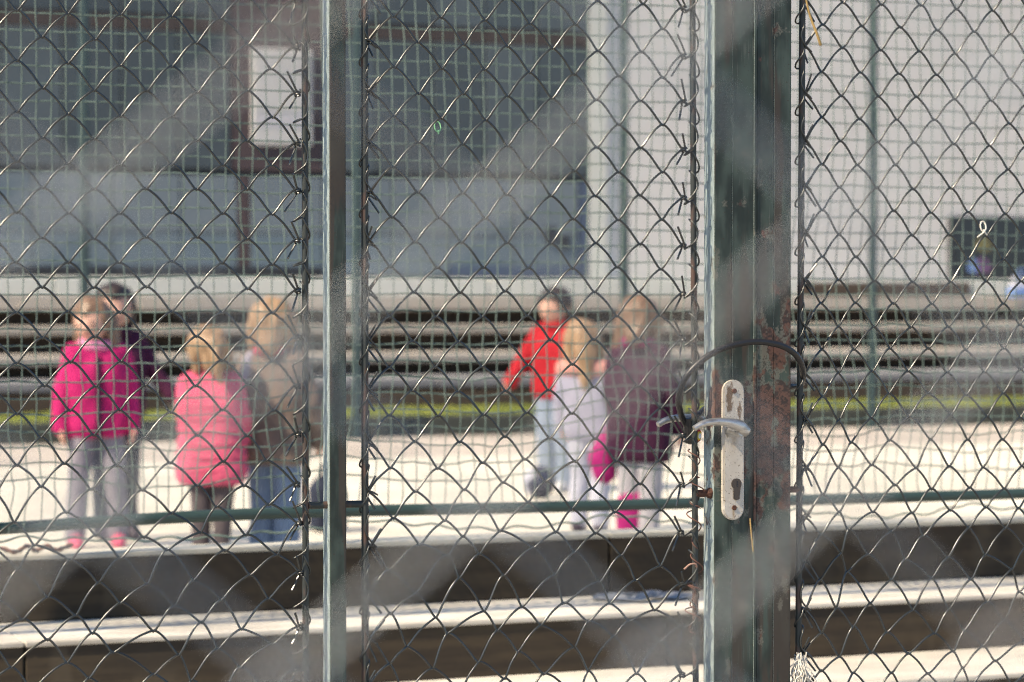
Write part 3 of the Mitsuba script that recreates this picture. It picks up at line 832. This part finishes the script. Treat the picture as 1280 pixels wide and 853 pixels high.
loop_tie('cable_tie', 'tiny pale green tie looped on the mesh of the gate leaf', 547, 152, .0082, 'string_green', [0, -.002, -.004])
loop_tie('string_tie', 'white knotted string on the right mesh in front of the dark window', 1229, 277, .0088, 'string_white', [-.015, -.003, -.010], .0014)
k = thing('straw', 'dry tan straw caught at the top of the right mesh', 'straw')
put_on(k, tube(spline([at(1003, -28, -.004), at(1009, 6, -.005), at(1014, 24, -.004), at(1021, 42, -.006), at(1026, 57, -.004)], 5), np.linspace(.0014, .0024, 21), 6), 'straw', smooth=True)
k = thing('straw', 'short golden straw stuck to the lock post below the plate', 'straw')
put_on(k, tube(spline([at(937.5, 648, -.004), at(939, 666, -.005), at(941.5, 690, -.003)], 5), .0012, 6), 'straw', smooth=True)
k = thing('string_tuft', 'frayed pale string tuft tied low on the rod of the right mesh', 'string')
r6 = random.Random(4)
ms = []
for i in range(90):
    t0 = at(1000 + r6.gauss(0, 2.5), 815 + r6.uniform(0, 24), YR - .008)
    pts = [t0]
    ddx = r6.gauss(0, .0022)
    for s in range(5):
        pts.append(pts[-1] + np.array([ddx + r6.gauss(0, .003), r6.gauss(0, .003), -r6.uniform(.004, .013)]))
    ms.append(tube(spline(pts, 3), r6.uniform(.0007, .0013), 4))
a = np.linspace(0, 6 * np.pi, 60)
c = at(999, 818, YR)
ms.append(tube(np.stack([c[0] + .0075 * np.cos(a), c[1] + .0075 * np.sin(a), c[2] - .0012 * a / 2], 1), .0012, 5))
put_on(k, cat(ms), 'string_white', smooth=True)
for px, y0, y1, lb, sd in ((869, 640, 742, 'rusty binding wire hanging on the gate rod under the stub', 1), (870, 566, 640, 'rusty wire loop wound around the gate rod beside the lock plate', 2), (866, 735, 800, 'lowest rusty wire twist on the gate rod', 3)):
    k = thing('binding_wire', lb, 'wire', 'rusty binding wires on the gate rod')
    t = np.linspace(0, 1, 60)
    c0, c1 = at(px, y0, YR), at(px + 1.5, y1, YR)
    a = t * 2 * np.pi * 4 + sd
    rr = .0085 + .005 * np.sin(t * 9 + sd)
    pth = c0 + (c1 - c0) * t[:, None] + np.stack([rr * np.cos(a) - .002, rr * np.sin(a) * .9 - .002, .006 * np.sin(a * .5)], 1)
    put_on(k, tube(pth, .0011, 5), 'rusty_wire', smooth=True)
k = thing('wire_clip', 'short tan wire clip across the gate rod under the lock', 'wire')
put_on(k, tube(spline([at(855, 712, -.002), at(862, 706, -.004), at(869, 705, -.004), at(871, 709, .0)], 5), .0016, 6), 'wire_end_tan', smooth=True)

# ------------------------------------------------------------------ the nearer wire fence through which the picture is taken
nf = thing('near_fence', 'bare zinc chain link fence close to the lens, out of focus', 'fence')
YF = dy(0.482)
NEARX, NEARZ = at(818, 444, YF)[0], at(818, 444, YF)[2]
HX, HZ = 0.0403, 0.0302
coln = lambda j: NEARX + HX * (j - 16)
levn = lambda r: NEARZ - HZ * (r - 18)
noden = link_wires(nf, coln, levn, 58, 32, YF, .00082, 'zinc_wire', 0.0020, 133, low0=0.0, bow=1.1)
zn0, zn1 = levn(58), levn(0)
for xx_ in (coln(0), coln(32)):
    put('post', cyl((xx_, YF, -.05), (xx_, YF, zn1 + .05), .02, 14), 'rail_paint', nf, smooth=40)
put('top_rail', cyl((coln(0), YF, zn1 + .004), (coln(32), YF, zn1 + .004), .012, 12), 'rail_paint', nf, smooth=40)

# ------------------------------------------------------------------ children
def S(c, r, sc=(1, 1, 1), n=20):
    return Manifold.sphere(r, n).scale(sc).translate(tuple(float(v) for v in c))


def chain(pts, rad, n=18):
    out = []
    sp = [S(p, r, n=n) for p, r in zip(pts, rad)]
    for a, b in zip(sp[:-1], sp[1:]):
        out.append(Manifold.batch_hull([a, b]))
    return out


def union(ms):
    m = ms[0]
    for b in ms[1:]:
        m = m + b
    return m


def finish_mesh(man, size, wrinkle=0.0, seed=0, it=8, freq=16, stretch=(1, 1, .5)):
    m = tm(man.refine_to_length(size))
    m.merge_vertices()
    trimesh.smoothing.filter_taubin(m, lamb=0.5, nu=0.53, iterations=it)
    if wrinkle:
        nrm = m.vertex_normals.copy()
        w = meshkit.fbm(np.array(m.vertices) * freq * np.array(stretch), 3, seed) - .5
        m.vertices = m.vertices + nrm * (wrinkle * 2 * w)[:, None]
    return m


def hand(w, dirn, out, up_thumb):
    """Palm, four fingers and a thumb, from the wrist w along dirn; out = the palm's normal."""
    d = np.array(dirn, float) / np.linalg.norm(dirn)
    o = np.array(out, float)
    o -= d * (o @ d)
    o /= np.linalg.norm(o)
    s = np.cross(d, o)
    w = np.array(w, float)
    ms = [Manifold.batch_hull([S(w, .018, n=12), S(w + d * .045 + s * .016, .010, n=12), S(w + d * .045 - s * .016, .010, n=12)])]
    for i, (k_, L) in enumerate(zip((-1.5, -.5, .5, 1.5), (.038, .046, .043, .033))):
        b = w + d * .045 + s * .0115 * k_
        ms += chain([b, b + d * L * .55 + o * .006, b + d * L * .9 + o * .022], [.0075, .007, .006], 10)
    t0 = w + d * .012 - s * .016 * up_thumb
    ms += chain([t0, t0 - s * .018 * up_thumb + d * .018 + o * .008, t0 - s * .020 * up_thumb + d * .040 + o * .016], [.010, .008, .0065], 10)
    return ms


def person(label, px, D, H, face, spec, group=None, cy=None):
    key = thing('person', label, 'person', group or 'children standing on the court')
    y = dy(D)
    pos = np.array([wx(px, y), y, Z_COURT])
    A = math.radians(face)
    u = (px - 640) / F
    dv = FWD * [1, 1, 0] + u * RIGHT
    dv /= np.linalg.norm(dv)
    rv = np.array([dv[1], -dv[0], 0])
    f = -dv * math.cos(A) + rv * math.sin(A)
    s = rv * math.cos(A) + dv * math.sin(A)
    M = np.eye(4)
    M[:3, 0], M[:3, 1], M[:3, 2], M[:3, 3] = s, -f, (0, 0, 1), pos
    J = dict(neck=(0, .008, .815), head=(0, 0, .865), sh=(.092, .004, .785), el=(.128, .012, .645), wr=(.140, -.022, .510), hip=(.047, 0, .495), kn=(.050, -.006, .27), an=(.052, .008, .045))
    J.update(spec.get('J', {}))
    turn, tilt, nod = [math.radians(v) for v in spec.get('head', (0, 0, 0))]
    g = lambda n, sgn: np.array(J.get(n + ('R' if sgn > 0 else 'L'), (sgn * J[n][0], J[n][1], J[n][2])), float) * H
    lean = spec.get('lean', (0, 0))

    def bend(p):
        p = np.array(p, float)
        h = np.clip((p[..., 2] / H - .5) / .4, 0, 1.4)
        p[..., 0] += lean[0] * h * H
        p[..., 1] += lean[1] * h * H
        return p

    Rz = trimesh.transformations.euler_matrix(nod, tilt, turn, 'sxyz')
    hp = np.array([0, .008, .845]) * H
    Rz = trimesh.transformations.translation_matrix(hp) @ Rz @ trimesh.transformations.translation_matrix(-hp)

    def headman(ms):
        return [m.transform(Rz[:3].tolist()) if hasattr(m, 'transform') else m for m in ms]

    def done(m):
        m.vertices = bend(m.vertices)
        m.apply_transform(M)
        return m

    h = H
    hs = spec.get('headscale', 1.0)
    def hv(x, y_, z):
        return (x * h * hs, y_ * h * hs, (.845 + (z - .845) * hs) * h)
    skull = Manifold.batch_hull([S(hv(0, .012, .928), .077 * h * hs, (.92, 1.04, .94)), S(hv(0, -.030, .868), .036 * h * hs), S(hv(0, -.012, .90), .066 * h * hs, (.9, 1, 1))])
    headms = [skull, Manifold.batch_hull([S(hv(0, -.070, .912), .006 * h, n=10), S(hv(0, -.082, .890), .0095 * h, n=10), S(hv(0, -.060, .886), .012 * h, n=10)])]
    for sg in (1, -1):
        headms.append(S(hv(sg * .069, .012, .900), .017 * h * hs, (.45, .8, 1.1), 12))
    # --- body: one surface
    ms = headman(headms) + chain([np.array(J['neck']) * h - [0, 0, .02 * h], hv(0, .008, .87)], [.034 * h, .032 * h])
    tor = [[(sg * .080, .004, .775, .032) for sg in (1, -1)], [(sg * .052, 0, .70, .054) for sg in (1, -1)], [(sg * .042, 0, .60, .050) for sg in (1, -1)], [(sg * .048, .004, .51, .056) for sg in (1, -1)]]
    for a, b in zip(tor[:-1], tor[1:]):
        ms.append(Manifold.batch_hull([S(np.array(c[:3]) * h, c[3] * h) for c in a + b]))
    for sg in (1, -1):
        sh, el, wr = g('sh', sg), g('el', sg), g('wr', sg)
        ms += chain([sh, el, wr], [.028 * h, .022 * h, .016 * h])
        d = wr - el
        ms += hand(wr, d / np.linalg.norm(d), spec.get('palm', (-sg, -.3, 0)), sg if True else 1)
        hi, kn, an = g('hip', sg), g('kn', sg), g('an', sg)
        ms += chain([hi, kn, an], [.050 * h, .034 * h, .023 * h])
        ms += chain([an, an + np.array([0, -.06, -.020]) * h], [.023 * h, .018 * h])
    body = finish_mesh(union(ms), .013, it=4)
    put('body', done(body), 'skin', key, smooth=True)
    # --- face
    if spec.get('facefeatures', True):
        for nm, col, pts in (('eye', 'eye', [(.029, -.0665, .908)]), ('eye', 'eye', [(-.029, -.0665, .908)]), ('mouth', 'lips', None)):
            if pts:
                e = union(headman([S(hv(*pts[0]), .0095 * h, (1.15, .6, .75), 12)]))
            else:
                e = union(headman([Manifold.batch_hull([S(hv(-.016, -.0625, .868), .004 * h, n=8), S(hv(0, -.0665, .867), .0055 * h, n=8), S(hv(.016, -.0625, .868), .004 * h, n=8)])]))
            put(nm, done(tm(e)), col, key, smooth=True)
    # --- hair
    hr = spec['hair']
    cap = S(hv(0, .018, .936), .087 * h * hs, (.95, 1.04, .93), 26)
    cut = Manifold.cube((.22 * h, .12 * h, .14 * h), True).translate((0, -.094 * h, hr.get('fringe', .905) * h - .045 * h))
    lowcut = Manifold.cube((.3 * h, .3 * h, .1 * h), True).translate((0, 0, .825 * h))
    cap = cap - cut - lowcut
    hm = [cap]
    for ch in hr.get('locks', []):
        hm += chain([hv(*c[:3]) for c in ch], [c[3] * h for c in ch])
    hmm = union(headman([union(hm)]))
    put('hair', done(finish_mesh(hmm, .014, .019, 5 + int(px), it=5, freq=26, stretch=(1, 1, .4))), hr['mat'], key, smooth=True)
    # --- top
    tp = spec['top']
    inf, hem, flare = tp.get('inf', .020), tp.get('hem', .47), tp.get('flare', 0.0)
    rows = [[(sg * .082, .004, .778, .030 + inf) for sg in (1, -1)], [(sg * .055, 0, .69, .056 + inf) for sg in (1, -1)], [(sg * .048, 0, .59, .055 + inf) for sg in (1, -1)],
            [(sg * (.052 + flare), .002, hem + .05, .056 + inf) for sg in (1, -1)]]
    ts = []
    for a, b in zip(rows[:-1], rows[1:]):
        ts.append(Manifold.batch_hull([S(np.array(c[:3]) * h, c[3] * h) for c in a + b]))
    torso = union(ts)
    torso = torso.trim_by_plane((0, 0, 1), hem * h)
    ts = [torso]
    if tp.get('sleeves', True):
        for sg in (1, -1):
            sh, el, wr = g('sh', sg), g('el', sg), g('wr', sg)
            e = tp.get('sleeve_r', .014)
            ts += chain([sh, el, wr + (wr - el) * .02], [(.030 + e) * h, (.024 + e) * h, (.018 + e) * h])
    top = put('top', done(finish_mesh(union(ts), .014, tp.get('wr', .011), 31 + int(px), it=5, freq=15)), tp['mat'], key, smooth=True, label=tp.get('label'))
    ctr = np.array(J['neck']) * h
    if tp.get('collar'):
        a = np.linspace(0, 2 * np.pi, 24)
        ring = np.stack([ctr[0] + .052 * h * np.cos(a), ctr[1] + .050 * h * np.sin(a), ctr[2] + (.012 + .010 * np.sin(a)) * h], 1)
        put('collar', done(tube(ring, .021 * h, 10)), tp['collar'], top, smooth=True)
    if tp.get('zip'):
        z = np.linspace(hem + .004, .775, 14)
        fy = -np.interp(z, [hem, .59, .69, .775], [.056 + inf, .055 + inf, .056 + inf, .036 + inf]) + .001
        put('zip', done(tube(np.stack([0 * z, fy, z], 1) * h, tp.get('zipr', .006) * h, 6)), tp['zip'], top, smooth=True)
    for b in tp.get('quilt', []):
        a = np.linspace(0, 2 * np.pi, 40)
        rx = np.interp(b, [hem, .59, .69, .77], [.108 + flare + inf, .103 + inf, .111 + inf, .10 + inf])
        ry = np.interp(b, [hem, .59, .69, .77], [.056 + inf, .055 + inf, .056 + inf, .04 + inf])
        c_ = np.sign(np.cos(a)) * np.abs(np.cos(a)) ** .7
        ring = np.stack([rx * c_, ry * np.sin(a), b + .004 * np.sin(3 * a)], 1) * h
        put('quilt_seam', done(tube(ring, .0085 * h, 7)), tp['mat'], top, smooth=True)
    # --- lower half
    bt = spec['bottom']
    e = bt.get('inf', .012)
    bs = [Manifold.batch_hull([S((sg * .048 * h, .004 * h, .515 * h), (.058 + e) * h) for sg in (1, -1)] + [S(g('hip', sg), (.052 + e) * h) for sg in (1, -1)])]
    for sg in (1, -1):
        hi, kn, an = g('hip', sg), g('kn', sg), g('an', sg)
        bs += chain([hi, kn, an + np.array([0, 0, .004]) * h], [(.050 + e) * h, (.036 + e) * h, (.026 + e * bt.get('cuff', 1.0)) * h])
    put('trousers', done(finish_mesh(union(bs), .014, .008, 61 + int(px), it=5, freq=18)), bt['mat'], key, smooth=True, label=bt.get('label'))
    for sg in (1, -1):
        an = g('an', sg)
        sh_ = Manifold.batch_hull([S(an + np.array([0, .012, -.008]) * h, .034 * h), S(an + np.array([0, -.052, -.018]) * h, .029 * h), S(an + np.array([0, -.080, -.024]) * h, .022 * h)])
        sh_ = sh_.trim_by_plane((0, 0, 1), an[2] - .044 * h)
        put('shoe', done(finish_mesh(sh_, .014, it=3)), spec['shoe'], key, smooth=True)
    for nm, mat, pts, rad in spec.get('extra', []):
        put(nm, done(finish_mesh(union(chain([np.array(p) * h for p in pts], [r * h for r in rad])), .014, .008, 71, it=4)), mat, key, smooth=True)
    return key


LONG = [[(0, .060, .93, .055), (0, .078, .84, .048), (0, .075, .76, .036), (.01, .07, .69, .018)], [(.06, .03, .92, .034), (.066, .03, .83, .030), (.06, .02, .75, .016)], [(-.06, .03, .92, .034), (-.066, .03, .83, .030), (-.06, .02, .75, .016)]]
BOB = [[(0, .050, .93, .058), (0, .070, .86, .045)], [(.06, .02, .92, .032), (.062, .02, .85, .022)], [(-.06, .02, .92, .032), (-.062, .02, .85, .022)]]
SIDE = BOB + [[(.06, .0, .90, .034), (.085, -.02, .80, .028), (.095, -.03, .70, .022), (.09, -.03, .60, .012)]]
PONY = [[(0, .07, .95, .03), (0, .115, .94, .032), (0, .135, .87, .028), (0, .125, .79, .014)]]
person('dark haired child in a purple jacket behind the girl in fuchsia', 144, 13.15, 1.31, 25,
       dict(hair=dict(mat='hair_dark', locks=BOB, fringe=.93), top=dict(mat='plum_dark', collar='plum', inf=.018, sleeve_r=.010), bottom=dict(mat='navy'), shoe='shoe_dark', head=(-15, 0, 0),
            J=dict(elR=(.15, -.03, .66), wrR=(.20, -.09, .57))))
person('girl in an open fuchsia jacket and grey patterned trousers at the far left', 120, 12.75, 1.235, 8,
       dict(hair=dict(mat='hair_lightbrown', locks=LONG, fringe=.925), top=dict(mat='fuchsia', collar='collar_pink', zip='plum_dark', zipr=.015, inf=.022, hem=.445, sleeve_r=.016, wr=.014), bottom=dict(mat='grey_print', inf=.008, cuff=1.8), shoe='shoe_pink',
            head=(-32, -10, 4), J=dict(el=(.132, .01, .635), wr=(.142, -.02, .490), hip=(.054, 0, .495), kn=(.074, -.01, .27), an=(.084, .008, .045))))
person('girl in a padded pink vest and dark leggings seen from behind', 264, 11.6 * .95, 1.115, 160,
       dict(hair=dict(mat='hair_blond', locks=PONY + BOB, fringe=.92), top=dict(mat='coral', inf=.028, hem=.385, flare=.012, sleeve_r=.014, wr=.012, quilt=[.45, .50, .55, .60, .65, .70], label='padded long pink vest'), bottom=dict(mat='dark_grey', inf=.004), shoe='shoe_dark',
            head=(35, 6, 0), facefeatures=True, J=dict(el=(.118, -.02, .650), wr=(.10, -.075, .56), an=(.040, .008, .045), kn=(.044, -.006, .27))))
person('child in a grey taupe jacket and blue jeans beside the pink vest', 343, 11.6 * .955, 1.215, 150,
       dict(hair=dict(mat='hair_blond', locks=BOB, fringe=.92), headscale=1.08, top=dict(mat='taupe', collar='coral', inf=.034, hem=.42, sleeve_r=.02), bottom=dict(mat='jeans_blue', inf=.014, cuff=1.5), shoe='shoe_dark', head=(15, 0, 0),
            J=dict(el=(.150, -.01, .645), wr=(.145, -.07, .51), elR=(.165, -.05, .685), wrR=(.105, -.155, .735)),
            extra=[('shoulder_strap', 'lavender', [(.065, -.06, .70), (.070, -.015, .835), (.075, .06, .80), (.085, .080, .68), (.09, .07, .56)], [.018, .020, .020, .020, .016]),
                   ]))
person('boy in a red jacket reaching one arm out over the ball', 695, 16.7 * .92, 1.31, -32,
       dict(hair=dict(mat='hair_dark', fringe=.935, locks=[]), top=dict(mat='red_cloth', collar='red_cloth', inf=.022, hem=.455, sleeve_r=.018), bottom=dict(mat='jeans_pale', inf=.014, cuff=1.5), shoe='shoe_white', head=(-12, 0, 10),
            J=dict(elL=(-.150, -.03, .675), wrL=(-.200, -.10, .545), elR=(.14, .02, .64), wrR=(.15, -.03, .51))))
person('blond child in pale lavender clothes between the red and the plum jacket', 737, 13.7 * .915, 1.125, 165,
       dict(hair=dict(mat='hair_blond', locks=LONG, fringe=.92), top=dict(mat='lavender', collar='peach_cloth', inf=.018, hem=.44, sleeve_r=.012), bottom=dict(mat='white_cloth', inf=.012, cuff=1.5), shoe='shoe_dark', head=(20, 0, 0), lean=(0.03, .0),
            extra=[('shawl', 'peach_cloth', [(-.09, .02, .775), (0, .055, .79), (.09, .02, .775)], [.05, .045, .05])]))
person('girl in a plum jacket with a magenta bag and a magenta legwarmer', 800, 12.5 * .905, 1.245, 150,
       dict(hair=dict(mat='hair_lightbrown', locks=SIDE, fringe=.92), top=dict(mat='plum', collar='magenta', inf=.022, hem=.37, flare=.010, sleeve_r=.014), bottom=dict(mat='grey_pale', inf=.010, cuff=1.3), shoe='shoe_pink', head=(20, 0, 5),
            J=dict(el=(.132, -.01, .645), wr=(.140, -.06, .50), an=(.040, .008, .045), kn=(.044, -.006, .27)),
            extra=[('legwarmer', 'magenta', [(.036, .006, .20), (.036, .008, .13), (.036, .005, .06)], [.060, .058, .054]), ('bag', 'magenta', [(.150, .00, .44), (.165, .0, .375), (.155, .0, .33)], [.042, .058, .05]), ('bag_strap', 'magenta', [(.155, -.02, .50), (.150, 0, .44)], [.010, .012])]))

# ball and bag on the court
k = thing('ball', 'blue yellow and white football at the feet of the boy in red', 'ball')
yb = dy(16.2 * .92)
cb = ground_at(674, yb, Z_COURT + .102)
ico = trimesh.creation.icosphere(4, 1.0)
dod = trimesh.creation.icosphere(0, 1.0).vertices
fc = ico.triangles_center
own = np.argmax(fc @ dod.T, 1)
RB = trimesh.transformations.euler_matrix(.4, .3, 1.1)
for i in range(12):
    sub = ico.submesh([np.nonzero(own == i)[0]], append=True)
    d = sub.vertices @ dod[i]
    edge = 1 - .012 * np.clip((np.sort(sub.vertices @ dod.T, 1)[:, -2] - d + .05) / .05, 0, 1) ** 2
    sub.vertices = sub.vertices * edge[:, None] * .102
    sub.apply_transform(RB)
    sub.apply_translation(cb)
    put('panel', sub, {0: 'white_cloth', 7: 'white_cloth', 3: 'ball_yellow', 4: 'ball_yellow', 9: 'ball_yellow'}.get(i, 'ball_blue'), k, smooth=True)
k = thing('gym_bag', 'dark navy bag on the court floor behind the narrow square post', 'bag')
yg = dy(13.2)
c = ground_at(409, yg, Z_COURT)
mb = Manifold.batch_hull([S(c + [sx * .05, sy * .05, z], .04, n=14) for sx in (-1, 1) for sy in (-1, 1) for z in (.041, .22)] + [S(c + [sx * .035, 0, .27], .03, n=14) for sx in (-1, 1)])
put('body', finish_mesh(mb, .02, .01, 3), 'navy', k, smooth=True)
put('handle', tube(spline([c + [-.04, -.02, .28], c + [-.035, -.02, .35], c + [.035, -.02, .35], c + [.04, -.02, .28]]), .010, 8), 'navy', k, smooth=True)
